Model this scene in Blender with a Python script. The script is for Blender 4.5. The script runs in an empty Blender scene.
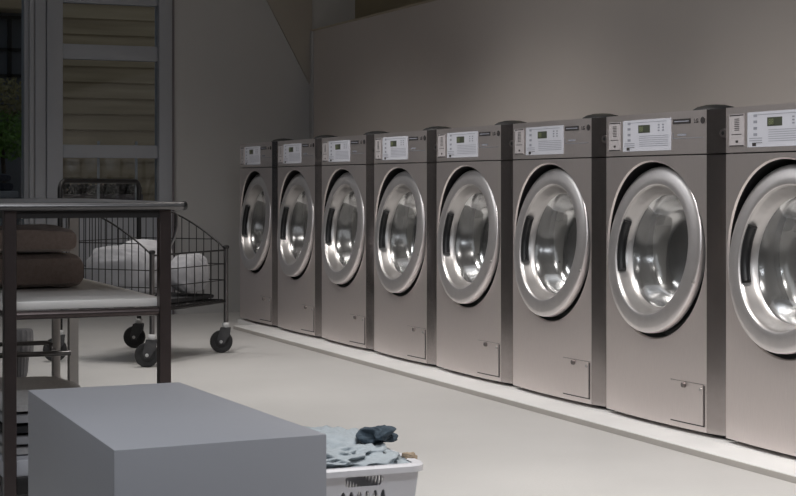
import bpy, bmesh, math, random
from mathutils import Vector, Matrix, noise
random.seed(7)
PI = math.pi
scn = bpy.context.scene
col = scn.collection

# ---------------------------------------------------------------- camera maths
FPX = 1623.0; CX = 398.0; HY = 184.0
TH = math.atan(693.0 / FPX)
FW = Vector((math.sin(TH), math.cos(TH))); RT = Vector((math.cos(TH), -math.sin(TH)))
CZ = 0.79
def at(px, d):
    """ground point seen in column px at depth d"""
    p = FW * d + RT * ((px - CX) / FPX * d); return p.x, p.y
def X_at(px, Y):
    k = (px - CX) / FPX; dx = FW.x + k * RT.x; dy = FW.y + k * RT.y
    return Y * dx / dy
def Y_at(px, X):
    k = (px - CX) / FPX; dx = FW.x + k * RT.x; dy = FW.y + k * RT.y
    return X * dy / dx
def depth(x, y): return FW.x * x + FW.y * y
def z_at(py, x, y): return CZ - (py - HY) * depth(x, y) / FPX

# ---------------------------------------------------------------- materials
def mat(name, rgb, rough=0.5, metal=0.0, noise_scale=0, noise_amt=0.0, bump=0.0, bump_scale=None, stretch=(1, 1, 1), spec=0.5, coat=0.0, sheen=0.0, emit=None):
    m = bpy.data.materials.new(name); m.use_nodes = True
    nt = m.node_tree; b = nt.nodes['Principled BSDF']
    b.inputs['Base Color'].default_value = (*rgb, 1); b.inputs['Roughness'].default_value = rough
    b.inputs['Metallic'].default_value = metal; b.inputs['Specular IOR Level'].default_value = spec
    if coat: b.inputs['Coat Weight'].default_value = coat; b.inputs['Coat Roughness'].default_value = 0.15
    if sheen: b.inputs['Sheen Weight'].default_value = sheen
    if emit: b.inputs['Emission Color'].default_value = (*rgb, 1); b.inputs['Emission Strength'].default_value = emit
    if noise_amt or bump:
        tc = nt.nodes.new('ShaderNodeTexCoord'); mp = nt.nodes.new('ShaderNodeMapping')
        mp.inputs['Scale'].default_value = stretch
        nt.links.new(tc.outputs['Object'], mp.inputs['Vector'])
    if noise_amt:
        n = nt.nodes.new('ShaderNodeTexNoise'); n.inputs['Scale'].default_value = noise_scale; n.inputs['Detail'].default_value = 5
        nt.links.new(mp.outputs['Vector'], n.inputs['Vector'])
        r = nt.nodes.new('ShaderNodeMapRange')
        r.inputs['From Min'].default_value = 0.3; r.inputs['From Max'].default_value = 0.7
        r.inputs['To Min'].default_value = 1 - noise_amt; r.inputs['To Max'].default_value = 1 + noise_amt
        nt.links.new(n.outputs['Fac'], r.inputs['Value'])
        mx = nt.nodes.new('ShaderNodeVectorMath'); mx.operation = 'SCALE'
        mx.inputs[0].default_value = rgb
        nt.links.new(r.outputs['Result'], mx.inputs['Scale'])
        nt.links.new(mx.outputs['Vector'], b.inputs['Base Color'])
    if bump:
        n2 = nt.nodes.new('ShaderNodeTexNoise'); n2.inputs['Scale'].default_value = bump_scale or noise_scale or 50
        n2.inputs['Detail'].default_value = 4
        nt.links.new(mp.outputs['Vector'], n2.inputs['Vector'])
        bp = nt.nodes.new('ShaderNodeBump'); bp.inputs['Strength'].default_value = bump; bp.inputs['Distance'].default_value = 0.01
        nt.links.new(n2.outputs['Fac'], bp.inputs['Height']); nt.links.new(bp.outputs['Normal'], b.inputs['Normal'])
    return m

def thin_glass(name, tint, refl=0.06, rough=0.02, graze=0.5, refl_haze=0):
    m = bpy.data.materials.new(name); m.use_nodes = True; nt = m.node_tree
    for n in list(nt.nodes): nt.nodes.remove(n)
    out = nt.nodes.new('ShaderNodeOutputMaterial'); t = nt.nodes.new('ShaderNodeBsdfTransparent'); g = nt.nodes.new('ShaderNodeBsdfGlossy')
    if refl_haze:
        df = nt.nodes.new('ShaderNodeBsdfDiffuse'); df.inputs['Color'].default_value = (0.75, 0.74, 0.72, 1); m2 = nt.nodes.new('ShaderNodeMixShader'); m2.inputs['Fac'].default_value = refl_haze  # pale diffuse share imitates room reflections on the glass
        nt.links.new(t.outputs[0], m2.inputs[1]); nt.links.new(df.outputs[0], m2.inputs[2])
    t.inputs['Color'].default_value = (*tint, 1); g.inputs['Roughness'].default_value = rough
    lw = nt.nodes.new('ShaderNodeLayerWeight'); lw.inputs['Blend'].default_value = graze
    mr = nt.nodes.new('ShaderNodeMapRange'); mr.inputs['To Min'].default_value = refl; mr.inputs['To Max'].default_value = 0.9
    mix = nt.nodes.new('ShaderNodeMixShader')
    nt.links.new(lw.outputs['Fresnel'], mr.inputs['Value']); nt.links.new(mr.outputs['Result'], mix.inputs['Fac'])
    nt.links.new((m2 if refl_haze else t).outputs[0], mix.inputs[1]); nt.links.new(g.outputs[0], mix.inputs[2]); nt.links.new(mix.outputs[0], out.inputs['Surface'])
    return m

M = {}
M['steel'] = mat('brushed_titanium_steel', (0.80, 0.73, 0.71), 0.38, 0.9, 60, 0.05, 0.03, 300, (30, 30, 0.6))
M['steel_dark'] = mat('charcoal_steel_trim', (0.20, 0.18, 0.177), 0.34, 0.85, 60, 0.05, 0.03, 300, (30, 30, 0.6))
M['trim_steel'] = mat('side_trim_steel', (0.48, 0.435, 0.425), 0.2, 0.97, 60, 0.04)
M['door_steel'] = mat('satin_door_steel', (0.80, 0.765, 0.76), 0.36, 0.88, 40, 0.03)
M['chrome'] = mat('polished_bezel', (0.56, 0.54, 0.53), 0.36, 0.85, 30, 0.03)
M['black'] = mat('black_plastic', (0.012, 0.012, 0.013), 0.35, 0, 30, 0.1)
M['rubber'] = mat('black_rubber', (0.018, 0.018, 0.019), 0.6, 0, 30, 0.1)
M['seal'] = mat('dark_grey_seal', (0.03, 0.03, 0.03), 0.5, 0, 30, 0.1)
M['label'] = mat('pale_label', (0.60, 0.61, 0.67), 0.45, 0, 20, 0.02)
M['label_grey'] = mat('grey_print', (0.30, 0.31, 0.36), 0.5, 0, 20, 0.02)
M['label_pale'] = mat('drawer_label', (0.50, 0.47, 0.48), 0.45, 0, 20, 0.02)
M['ink'] = mat('dark_print', (0.04, 0.035, 0.035), 0.5, 0, 20, 0.02)
M['lcd'] = mat('lcd_green_grey', (0.07, 0.08, 0.058), 0.3, 0, 20, 0.02)
M['lcd_digit'] = mat('lcd_digits', (0.22, 0.25, 0.14), 0.4, 0, 20, 0.02)
M['floor'] = mat('pale_sealed_floor', (0.57, 0.56, 0.545), 0.45, 0, 1.6, 0.05, 0.12, 90)
M['plinth'] = mat('pale_plinth', (0.80, 0.80, 0.79), 0.5, 0, 6, 0.04, 0.05, 60)
M['wall_side'] = mat('warm_grey_plaster', (0.69, 0.625, 0.575), 0.85, 0, 1.2, 0.03, 0.05, 40)
M['wall'] = mat('grey_plaster', (0.50, 0.49, 0.485), 0.85, 0, 1.2, 0.04, 0.05, 40)
M['wall_warm'] = mat('ochre_plaster', (0.42, 0.36, 0.24), 0.85, 0, 1.2, 0.04)
M['shade_board'] = mat('brown_wall_shade', (0.41, 0.37, 0.32), 0.8, 0, 2, 0.05)  # wall shade put into the colour of the triangle
M['ceiling'] = mat('dull_ceiling', (0.30, 0.29, 0.28), 0.9, 0, 2, 0.03)
M['frame'] = mat('painted_frame', (0.36, 0.37, 0.40), 0.6, 0, 3, 0.04)
M['white_lam'] = mat('white_laminate', (0.45, 0.455, 0.49), 0.38, 0, 3, 0.015, 0.02, 30)
M['shelf'] = mat('beige_shelf', (0.80, 0.77, 0.74), 0.35, 0, 3, 0.03)
M['table_top'] = mat('table_steel_top', (0.36, 0.36, 0.38), 0.3, 0.7, 8, 0.04)
M['table_metal'] = mat('gunmetal_frame', (0.105, 0.085, 0.083), 0.33, 0.9, 20, 0.06)
M['dark_frame'] = mat('blackened_frame', (0.03, 0.028, 0.028), 0.4, 0.5, 20, 0.05)
M['leg_pale'] = mat('pale_metal_post', (0.42, 0.40, 0.39), 0.4, 0.6, 20, 0.05)
M['wire'] = mat('cart_wire', (0.035, 0.034, 0.034), 0.4, 0.8, 20, 0.08)
M['post'] = mat('cart_tube', (0.16, 0.155, 0.155), 0.3, 0.95, 20, 0.05)
M['fork'] = mat('caster_fork', (0.06, 0.06, 0.063), 0.4, 0.3, 20, 0.05)
M['collar'] = mat('white_collar', (0.5, 0.5, 0.5), 0.5, 0, 20, 0.03)
M['blanket'] = mat('taupe_wool', (0.34, 0.27, 0.24), 0.95, 0, 120, 0.1, 0.3, 400, sheen=0.3)
M['grey_cloth'] = mat('grey_cloth', (0.42, 0.41, 0.41), 0.95, 0, 90, 0.1, 0.25, 300, sheen=0.2)
M['pale_cloth'] = mat('pale_cloth', (0.30, 0.30, 0.315), 0.95, 0, 40, 0.05, 0.2, 200, sheen=0.2)
M['white_cloth'] = mat('white_cloth', (0.42, 0.42, 0.44), 0.95, 0, 40, 0.04, 0.2, 200, sheen=0.2)
M['blue_cloth'] = mat('pale_blue_cotton', (0.40, 0.445, 0.475), 0.95, 0, 60, 0.07, 0.2, 200, sheen=0.2)
M['denim'] = mat('dark_denim', (0.045, 0.065, 0.085), 0.95, 0, 90, 0.25, 0.3, 300)
M['tan_cloth'] = mat('tan_cloth', (0.36, 0.28, 0.20), 0.95, 0, 60, 0.1, 0.2, 200)
M['dark_cloth'] = mat('black_mat', (0.02, 0.02, 0.022), 0.95, 0, 60, 0.1, 0.2, 200)
M['basket'] = mat('white_plastic', (0.70, 0.69, 0.72), 0.4, 0, 8, 0.01)
M['glass_door'] = thin_glass('washer_glass', (0.92, 0.93, 0.92), 0.11, 0.2, 0.35, 0.10)
M['glass_win'] = thin_glass('window_glass', (0.9, 0.92, 0.92), 0.04, 0.02, 0.2)
M['leaf'] = mat('green_leaves', (0.13, 0.27, 0.03), 0.6, 0, 20, 0.4)
M['leaf_brown'] = mat('olive_leaves', (0.20, 0.17, 0.06), 0.6, 0, 20, 0.4)
M['leaf_dark'] = mat('dark_leaves', (0.035, 0.03, 0.022), 0.7, 0, 20, 0.3)
M['bark'] = mat('bark', (0.06, 0.045, 0.03), 0.9, 0, 20, 0.3)
M['out_ground'] = mat('outside_paving', (0.20, 0.19, 0.18), 0.9, 0, 3, 0.1)
M['grey_render'] = mat('grey_blue_render', (0.17, 0.18, 0.20), 0.9, 0, 3, 0.08)
M['dark_blue'] = mat('navy_cushion', (0.03, 0.035, 0.055), 0.85, 0, 20, 0.1)

def drum_mat():
    m = mat('perforated_drum', (0.6, 0.58, 0.56), 0.4, 0.6)
    nt = m.node_tree; b = nt.nodes['Principled BSDF']
    tc = nt.nodes.new('ShaderNodeTexCoord'); v = nt.nodes.new('ShaderNodeTexVoronoi'); v.inputs['Scale'].default_value = 26; v.inputs['Randomness'].default_value = 0.15
    nt.links.new(tc.outputs['Object'], v.inputs['Vector'])
    r = nt.nodes.new('ShaderNodeValToRGB'); r.color_ramp.elements[0].position = 0.16; r.color_ramp.elements[0].color = (0.12, 0.12, 0.12, 1)
    r.color_ramp.elements[1].position = 0.24; r.color_ramp.elements[1].color = (0.6, 0.59, 0.57, 1)
    nt.links.new(v.outputs['Distance'], r.inputs['Fac']); nt.links.new(r.outputs['Color'], b.inputs['Base Color'])
    return m
M['drum'] = drum_mat()

def siding_mat():
    m = mat('ochre_siding', (0.33, 0.255, 0.165), 0.8)
    nt = m.node_tree; b = nt.nodes['Principled BSDF']
    tc = nt.nodes.new('ShaderNodeTexCoord'); n = nt.nodes.new('ShaderNodeTexNoise'); mp = nt.nodes.new('ShaderNodeMapping')
    mp.inputs['Scale'].default_value = (0.6, 1, 9); n.inputs['Scale'].default_value = 2.2; n.inputs['Detail'].default_value = 3
    nt.links.new(tc.outputs['Object'], mp.inputs['Vector']); nt.links.new(mp.outputs['Vector'], n.inputs['Vector'])
    r = nt.nodes.new('ShaderNodeValToRGB'); r.color_ramp.elements[0].position = 0.3; r.color_ramp.elements[0].color = (0.33, 0.245, 0.145, 1)
    r.color_ramp.elements[1].position = 0.7; r.color_ramp.elements[1].color = (0.48, 0.37, 0.235, 1)
    nt.links.new(n.outputs['Fac'], r.inputs['Fac']); nt.links.new(r.outputs['Color'], b.inputs['Base Color'])
    return m
M['siding'] = siding_mat()

# ---------------------------------------------------------------- mesh helpers
def new(): return bmesh.new()
def obj(name, bm, m, parent=None, smooth=None, mods=None):
    bmesh.ops.recalc_face_normals(bm, faces=bm.faces[:])
    me = bpy.data.meshes.new(name); bm.to_mesh(me); bm.free()
    me.materials.append(M[m] if isinstance(m, str) else m)
    if smooth is not None:
        me.shade_smooth()
        if smooth < 180:
            bm2 = bmesh.new(); bm2.from_mesh(me)
            for e in bm2.edges:
                if len(e.link_faces) == 2 and e.calc_face_angle(0) > math.radians(smooth): e.smooth = False
            bm2.to_mesh(me); bm2.free()
    o = bpy.data.objects.new(name, me); col.objects.link(o)
    if parent: o.parent = parent
    return o
def thing(name, label, cat, loc=(0, 0, 0), rz=0, group=None):
    o = bpy.data.objects.new(name, None); col.objects.link(o); o.empty_display_size = 0.1
    o.location = loc; o.rotation_euler = (0, 0, rz); return tag(o, label, cat, group)
def tag(o, label, cat, group=None, kind=None):
    o['label'] = label; o['category'] = cat
    if group: o['group'] = group
    if kind: o['kind'] = kind
    return o
def struct(name, bm, m, smooth=None):
    o = obj(name, bm, m, None, smooth); o['kind'] = 'structure'; return o
def box(bm, x0, x1, y0, y1, z0, z1, bev=0, seg=2):
    if x0 > x1: x0, x1 = x1, x0
    if y0 > y1: y0, y1 = y1, y0
    if z0 > z1: z0, z1 = z1, z0
    mt = Matrix.Translation(((x0+x1)/2, (y0+y1)/2, (z0+z1)/2)) @ Matrix.Diagonal((x1-x0, y1-y0, z1-z0, 1))
    g = bmesh.ops.create_cube(bm, size=1, matrix=mt)
    if bev:
        es = list({e for v in g['verts'] for e in v.link_edges})
        bmesh.ops.bevel(bm, geom=es, offset=bev, segments=seg, profile=0.5, affect='EDGES')
    return bm
def tube(bm, pts, r, n=8, closed=False):
    pts = [Vector(p) for p in pts]; rings = []
    N = len(pts); prev = None
    for i, p in enumerate(pts):
        if closed: t = (pts[(i+1) % N] - pts[i-1])
        else: t = (pts[min(i+1, N-1)] - pts[max(i-1, 0)])
        t.normalize()
        if prev is None:
            a = Vector((0, 0, 1)) if abs(t.z) < 0.9 else Vector((1, 0, 0))
        else: a = prev
        u = (a - t * a.dot(t)).normalized(); w = t.cross(u); prev = u
        rings.append([bm.verts.new(p + (u * math.cos(2*PI*k/n) + w * math.sin(2*PI*k/n)) * r) for k in range(n)])
    for i in range(N if closed else N-1):
        a, b = rings[i], rings[(i+1) % N]
        for k in range(n): bm.faces.new((a[k], a[(k+1) % n], b[(k+1) % n], b[k]))
    if not closed:
        bm.faces.new(rings[0][::-1]); bm.faces.new(rings[-1])
    return bm
def lathe(bm, prof, c=(0, 0, 0), axis='y', n=64, rot=None, closed=False):
    """prof: (r, a) with a along the axis (for 'y' a positive means -y, outward)"""
    c = Vector(c); rings = []
    for r, a in prof:
        if r < 1e-6:
            p = Vector((0, -a, 0)) if axis == 'y' else Vector((0, 0, a)) if axis == 'z' else Vector((a, 0, 0))
            if rot: p = rot @ p
            rings.append([bm.verts.new(c + p)]); continue
        ring = []
        for k in range(n):
            t = 2*PI*k/n
            if axis == 'y': p = Vector((r*math.cos(t), -a, r*math.sin(t)))
            elif axis == 'z': p = Vector((r*math.cos(t), r*math.sin(t), a))
            else: p = Vector((a, r*math.cos(t), r*math.sin(t)))
            if rot: p = rot @ p
            ring.append(bm.verts.new(c + p))
        rings.append(ring)
    pairs = list(zip(rings, rings[1:]))
    if closed: pairs.append((rings[-1], rings[0]))
    for a, b in pairs:
        for k in range(n):
            k2 = (k+1) % n
            if len(a) == 1 and len(b) == 1: continue
            if len(a) == 1: bm.faces.new((a[0], b[k2], b[k]))
            elif len(b) == 1: bm.faces.new((a[k], a[k2], b[0]))
            else: bm.faces.new((a[k], a[k2], b[k2], b[k]))
    return bm
def copy_tree(o, parent=None):
    c = o.copy(); col.objects.link(c); c.parent = parent
    for ch in list(kids.get(o.name, [])): copy_tree(ch, c)
    return c
kids = {}
def collect_kids():
    kids.clear()
    for o in bpy.data.objects:
        if o.parent: kids.setdefault(o.parent.name, []).append(o)

# ================================================================= SETTING
YB = 9.6                                   # back wall plane
XF = 2.78                                  # machine front plane (refined below)
H = 0.983
dm = FPX * H / (0.3231 * (726 + 295)); x8, y8 = at(726, dm)
dm1 = FPX * H / (0.3231 * (240 + 295)); x1, y1 = at(240, dm1)
XF = (x8 + x1) / 2; P = (y1 - y8) / 7; YFAR = y1
ZM = CZ - 0.7697 * H                       # underside of the machines
PL = ZM - 0.013                            # plinth top
XW = X_at(311, YB)                             # low wall behind machines
ZP = z_at(30, XW, YB)                      # its height
X_far = X_at(355, YB)

bm = new(); box(bm, -6, X_far + 0.15, -4, YB + 0.12, -0.1, 0); struct('floor', bm, 'floor')
bm = new(); box(bm, -6, X_far + 0.15, -4, YB + 0.12, 2.75, 2.85); struct('ceiling', bm, 'ceiling')
bm = new(); box(bm, XW, XW + 0.10, -4, YB, 0, ZP - 0.012); struct('wall_right', bm, 'wall_side')
bm = new(); box(bm, XW - 0.006, XW + 0.106, -4, YB, ZP - 0.012, ZP, 0.003); struct('trim_1', bm, mat('wall_cap', (0.52, 0.45, 0.34), 0.6, 0, 3, 0.03))
bm = new(); box(bm, X_far, X_far + 0.15, -4, YB + 0.12, 0, 2.75); struct('wall_right_outer', bm, 'wall_warm')
bm = new(); box(bm, -6.1, -6, -4, YB + 0.12, 0, 2.75); struct('wall_left', bm, 'wall')
bm = new(); box(bm, -6, X_far + 0.15, -4.1, -4, 0, 2.75); struct('wall_front', bm, 'wall')

# back wall with a glazed door opening and a window opening
xd0, xd1 = X_at(62, YB), X_at(158, YB)     # glazed area of the door
xf1 = X_at(171, YB)                        # right side of the door frame
xw1 = X_at(20, YB) + 0.045                         # right edge of window
xdl = X_at(46, YB)
xw0 = xw1 - 1.3
zt = 2.15
bm = new()
box(bm, xf1, X_far, YB, YB + 0.12, 0, 2.75)
box(bm, xw1, xdl, YB, YB + 0.12, 0, zt)
box(bm, -6, xw0, YB, YB + 0.12, 0, zt)
box(bm, xw0, xw1, YB, YB + 0.12, 0, 0.45)
box(bm, -6, xf1, YB, YB + 0.12, zt, 2.75)
struct('wall_back', bm, 'wall')
# corner trim strip on low wall end
bm = new(); box(bm, XW - 0.014, XW, YB - 0.05, YB, 0, ZP - 0.012, 0.002); struct('trim_2', bm, mat('corner_bead', (0.50, 0.49, 0.48), 0.6, 0, 3, 0.03))
# door: stiles, rails, panes
door = thing('door_1', 'x', 'door', ((xdl + xf1) / 2, YB + 0.03, 0)); del door['label'], door['category']; door['kind'] = 'structure'
ox, oy = door.location.x, door.location.y
bm = new()
zr = lambda y, x=(xd0+xd1)/2: z_at(y, x, YB)
box(bm, xdl - ox, xd0 - ox, -0.06, 0.05, 0, zt, 0.004)
box(bm, xd1 - ox, xf1 - ox, -0.06, 0.05, 0, zt, 0.004)
obj('door_stile', bm, 'frame', door, 30)
bm = new()
for ya, yb in ((60, 45), (158, 145), (4, -6)):
    box(bm, xd0 - ox, xd1 - ox, -0.025, 0.03, zr(ya), zr(yb), 0.004)
box(bm, xd0 - ox, xd1 - ox, -0.025, 0.03, 0.0, zr(212), 0.004)
box(bm, xd0 - ox, xd1 - ox, -0.025, 0.03, zt - 0.08, zt, 0.004)
obj('door_rail', bm, 'frame', door, 30)
for za, zb in ((zr(45), zr(4)), (zr(145), zr(60)), (zr(212), zr(158)), (zr(-6), zt - 0.08)):
    bm = new(); box(bm, xd0 - ox, xd1 - ox, 0.0, 0.006, za, zb); obj('pane', bm, 'glass_win', door)
bm = new()
for px in (100, 138):
    xx = X_at(px, YB); box(bm, xx - ox - 0.007, xx - ox + 0.007, 0.008, 0.02, zr(212), zr(141))
obj('glazing_bar', bm, 'frame', door)
# groove and frame fillet beside the door
bm = new(); xg = X_at(171, YB); box(bm, xg, xg + 0.014, YB - 0.03, YB, 0, zt + 0.03, 0.003); struct('trim_3', bm, mat('dark_fillet', (0.16, 0.14, 0.15), 0.6, 0, 3, 0.03))
# panelled pier between window and door
bm = new(); xa, xb = xw1 + 0.004, X_at(33, YB); box(bm, xa, xb, YB - 0.03, YB, 0, zt, 0.004); struct('trim_4', bm, 'frame')
bm = new(); xa, xb = X_at(34.5, YB), X_at(45, YB); box(bm, xa, xb, YB - 0.018, YB, 0, zt, 0.004); struct('trim_5', bm, 'frame')
# window
win = thing('window_1', 'x', 'w', ((xw0 + xw1)/2, YB + 0.03, 0)); del win['label'], win['category']; win['kind'] = 'structure'
wx = win.location.x
bm = new()
box(bm, xw1 - wx - 0.02, xw1 - wx, -0.03, 0.06, 0.45, zt); box(bm, xw0 - wx, xw0 - wx + 0.05, -0.03, 0.06, 0.45, zt)
box(bm, xw0 - wx + 0.05, xw1 - wx - 0.02, -0.03, 0.06, 0.45, 0.50); box(bm, xw0 - wx + 0.05, xw1 - wx - 0.02, -0.03, 0.06, zt - 0.05, zt)
obj('window_frame', bm, 'frame', win)
bm = new(); box(bm, xw0 - wx + 0.05, xw1 - wx - 0.02, 0.0, 0.006, 0.50, zt - 0.05); obj('pane', bm, 'glass_win', win)
# added brown triangle standing in for the diagonal shade on the back wall
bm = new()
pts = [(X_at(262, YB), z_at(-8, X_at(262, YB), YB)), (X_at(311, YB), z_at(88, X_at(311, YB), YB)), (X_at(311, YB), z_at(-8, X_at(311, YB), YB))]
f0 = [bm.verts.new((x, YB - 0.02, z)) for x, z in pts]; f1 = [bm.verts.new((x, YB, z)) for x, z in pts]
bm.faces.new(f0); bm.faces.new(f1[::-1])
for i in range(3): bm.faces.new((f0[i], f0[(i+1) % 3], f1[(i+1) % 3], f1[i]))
struct('shade_triangle', bm, 'shade_board')
# plinth under the machines
bm = new(); YE = Y_at(234, XF - 0.15); box(bm, XF - 0.15, XF - 0.012, -1.0, YE, 0, PL, 0.004, 2); box(bm, XF - 0.012, XW, -1.0, YFAR + 0.01, 0, PL); struct('trim_7', bm, 'plinth')
bm = new(); box(bm, XF - 0.154, XF - 0.1505, -1.0, YE, 0, PL - 0.003, 0.001, 1); struct('plinth_shade_strip', bm, mat('plinth_shaded_face', (0.42, 0.395, 0.37), 0.6, 0, 6, 0.04))  # strip over the plinth front, its shading put into the darker colour

# ================================================================= WASHERS
W = P - 0.003; SX = 0.854 * P             # strip start
CXD = 0.429 * P; CZD = 0.556 * H          # door centre
ZS = 0.863 * H                            # seam between front and control panel
def bow(x):
    u = (x - SX/2) / (SX/2); return -0.012 * (1 - u*u)
def washer(label):
    t = thing('washing_machine', label, 'washing machine', (XF, YFAR, ZM), -PI/2, 'front-loading washing machines in the row')
    # cabinet: open fronted shell
    bm = new(); D = XW - XF - 0.02
    for (a, b, c, d, e, f) in ((0.001, 0.02, 0.012, D, 0, H), (W-0.02, W, 0.034, D, 0, H), (0.02, W-0.02, D-0.02, D, 0, H), (0.02, W-0.02, 0.03, D-0.02, 0, 0.02), (0.02, W-0.02, 0.03, D-0.02, H-0.02, H)):
        box(bm, a, b, c, d, e, f)
    obj('cabinet', bm, 'steel_dark', t)
    # front panel with round hole
    bm = new(); R0, R1 = 0.2855, 0.281; n = 96; loops = []
    z0, z1 = 0.0, ZS - 0.003
    def rim(a):
        dx, dz = math.cos(a), math.sin(a)
        tx = ((SX - CXD) if dx > 0 else CXD) / max(abs(dx), 1e-9); tz = ((z1 - CZD) if dz > 0 else CZD - z0) / max(abs(dz), 1e-9)
        k = min(tx, tz); return CXD + dx*k, CZD + dz*k
    corners = sorted(math.atan2(zc - CZD, xc - CXD) % (2*PI) for xc in (0, SX) for zc in (z0, z1))
    angs = [2*PI*k/n for k in range(n)]
    for c_ in corners:
        j = min(range(n), key=lambda q: abs(angs[q] - c_)); angs[j] = c_
    for s in range(9):
        k = s / 8; ring = []
        for a in angs:
            ex, ez = rim(a); cx_, cz_ = CXD + R0*math.cos(a), CZD + R0*math.sin(a)
            x = cx_ + (ex - cx_)*k; z = cz_ + (ez - cz_)*k
            ring.append(bm.verts.new((x, bow(x), z)))
        loops.append(ring)
    loops.append([bm.verts.new((v.co.x, 0.03, v.co.z)) for v in loops[-1]])
    inner = [bm.verts.new((CXD + R1*math.cos(a), bow(CXD + R1*math.cos(a)) + 0.006, CZD + R1*math.sin(a))) for a in angs]
    deep = [bm.verts.new((CXD + R1*math.cos(a), 0.075, CZD + R1*math.sin(a))) for a in angs]
    loops = [inner] + loops
    for a, b in zip(loops, loops[1:]):
        for k in range(n): bm.faces.new((a[k], a[(k+1) % n], b[(k+1) % n], b[k]))
    fp = obj('front_panel', bm, 'steel', t, 30)
    bm = new(); ra = [bm.verts.new((CXD + (R1)*math.cos(a), bow(CXD + R1*math.cos(a)) + 0.006, CZD + R1*math.sin(a))) for a in angs]; rb = [bm.verts.new((v.co.x, 0.075, v.co.z)) for v in ra]
    for k in range(n): bm.faces.new((ra[k], ra[(k+1) % n], rb[(k+1) % n], rb[k]))
    obj('recess_wall', bm, 'black', fp, 60)
    # upper control panel (bowed like the front)
    def bowed(bm, xa, xb, za, zb, off, back, seg=14):
        fr = []; bk = []
        for i in range(seg + 1):
            x = xa + (xb - xa)*i/seg
            fr.append((bm.verts.new((x, bow(x) - off, za)), bm.verts.new((x, bow(x) - off, zb))))
            bk.append((bm.verts.new((x, bow(x) - off + back, za)), bm.verts.new((x, bow(x) - off + back, zb))))
        for i in range(seg):
            bm.faces.new((fr[i][0], fr[i+1][0], fr[i+1][1], fr[i][1])); bm.faces.new((bk[i][0], bk[i][1], bk[i+1][1], bk[i+1][0]))
            bm.faces.new((fr[i][1], fr[i+1][1], bk[i+1][1], bk[i][1])); bm.faces.new((fr[i][0], bk[i][0], bk[i+1][0], fr[i+1][0]))
        for j in (0, seg): bm.faces.new((fr[j][0], fr[j][1], bk[j][1], bk[j][0]))
        return bm
    cp = obj('control_panel', bowed(new(), 0, SX, ZS + 0.001, H, 0.0, 0.035), 'steel', t, 30)
    fx = lambda f: f * P; fz = lambda f: f * H
    lab = obj('display_label', bowed(new(), fx(.1755), fx(.597), fz(.878), fz(.981), 0.0012, 0.001), 'label', cp)
    obj('display', bowed(new(), fx(.322), fx(.424), fz(.9375), fz(.963), 0.002, 0.001, 4), 'lcd', cp)
    bm = new()
    for z in (.970, .952, .933, .915):                    # button legends
        bowed(bm, fx(.222), fx(.248), fz(z - .004), fz(z + .004), 0.0018, 0.0005, 2)
    for i in range(6): bowed(bm, fx(.33), fx(.575), fz(.926 - i*.0065), fz(.9275 - i*.0065), 0.0018, 0.0005, 4)
    bowed(bm, fx(.25), fx(.56), fz(.9715), fz(.973), 0.0018, 0.0005, 4)
    for i in range(3):
        for j in range(2): bowed(bm, fx(.49 + .035*j), fx(.505 + .035*j), fz(.941 + .009*i), fz(.9455 + .009*i), 0.0018, 0.0005, 2)
    for z in (.903, .896): bowed(bm, fx(.19), fx(.285), fz(z), fz(z + .002), 0.0018, 0.0005, 2)
    obj('label_print', bm, 'label_grey', cp)
    bm = new(); bowed(bm, fx(.212), fx(.24), fz(.881), fz(.891), 0.0018, 0.0005, 2); bowed(bm, fx(.24), fx(.285), fz(.8895), fz(.891), 0.0018, 0.0005, 2)
    obj('start_mark', bm, 'ink', cp)
    obj('drawer_label', bowed(new(), fx(.030), fx(.150), fz(.882), fz(.979), 0.0012, 0.001, 6), 'label_pale', cp)
    bm = new()
    bowed(bm, fx(.034), fx(.146), fz(.9735), fz(.977), 0.0018, 0.0005, 3); bowed(bm, fx(.034), fx(.146), fz(.8825), fz(.8855), 0.0018, 0.0005, 3)
    bowed(bm, fx(.05), fx(.13), fz(.917), fz(.919), 0.0018, 0.0005, 3); bowed(bm, fx(.083), fx(.102), fz(.893), fz(.9), 0.0018, 0.0005, 2)
    for i in range(7): bowed(bm, fx(.073), fx(.112), fz(.930 + .0055*i), fz(.932 + .0055*i), 0.0018, 0.0005, 2)
    obj('label_print', bm, 'ink', cp)
    obj('name_plate', bowed(new(), fx(.612), fx(.742), fz(.960), fz(.9755), 0.0015, 0.001, 4), 'ink', cp)
    obj('plate_lettering', bowed(new(), fx(.622), fx(.732), fz(.966), fz(.9695), 0.002, 0.0005, 4), 'label_grey', cp)
    bm = new(); bowed(bm, fx(.61), fx(.83), fz(.9135), fz(.915), 0.0012, 0.0005, 6); bowed(bm, fx(.645), fx(.71), fz(.922), fz(.928), 0.0012, 0.0005, 3); bowed(bm, fx(.61), fx(.613), fz(.915), fz(.932), 0.0012, 0.0005, 2)
    obj('model_print', bm, 'label_grey', cp)
    # maker's letters and round mark
    cu = bpy.data.curves.new('logo', 'FONT'); cu.body = 'LG'; cu.size = 0.0185; cu.extrude = 0.0005; cu.offset = 0.0004
    tmp = bpy.data.objects.new('logo', cu); col.objects.link(tmp)
    bpy.context.view_layer.update()
    me = bpy.data.meshes.new_from_object(tmp.evaluated_get(bpy.context.evaluated_depsgraph_get()))
    bpy.data.objects.remove(tmp); me.materials.clear(); me.materials.append(M['ink'])
    lg = bpy.data.objects.new('logo_letters', me); col.objects.link(lg); lg.parent = cp
    lg.location = (fx(.765), bow(fx(.84)) - 0.0035, fz(.9605)); lg.rotation_euler = (PI/2, 0, 0)
    bm = new(); lathe(bm, [(0, 0.002), (0.0105, 0.002), (0.0105, 0)], (fx(.829), bow(fx(.845)) - 0.001, fz(.9675)), n=20); obj('logo_mark', bm, 'ink', cp)
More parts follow.
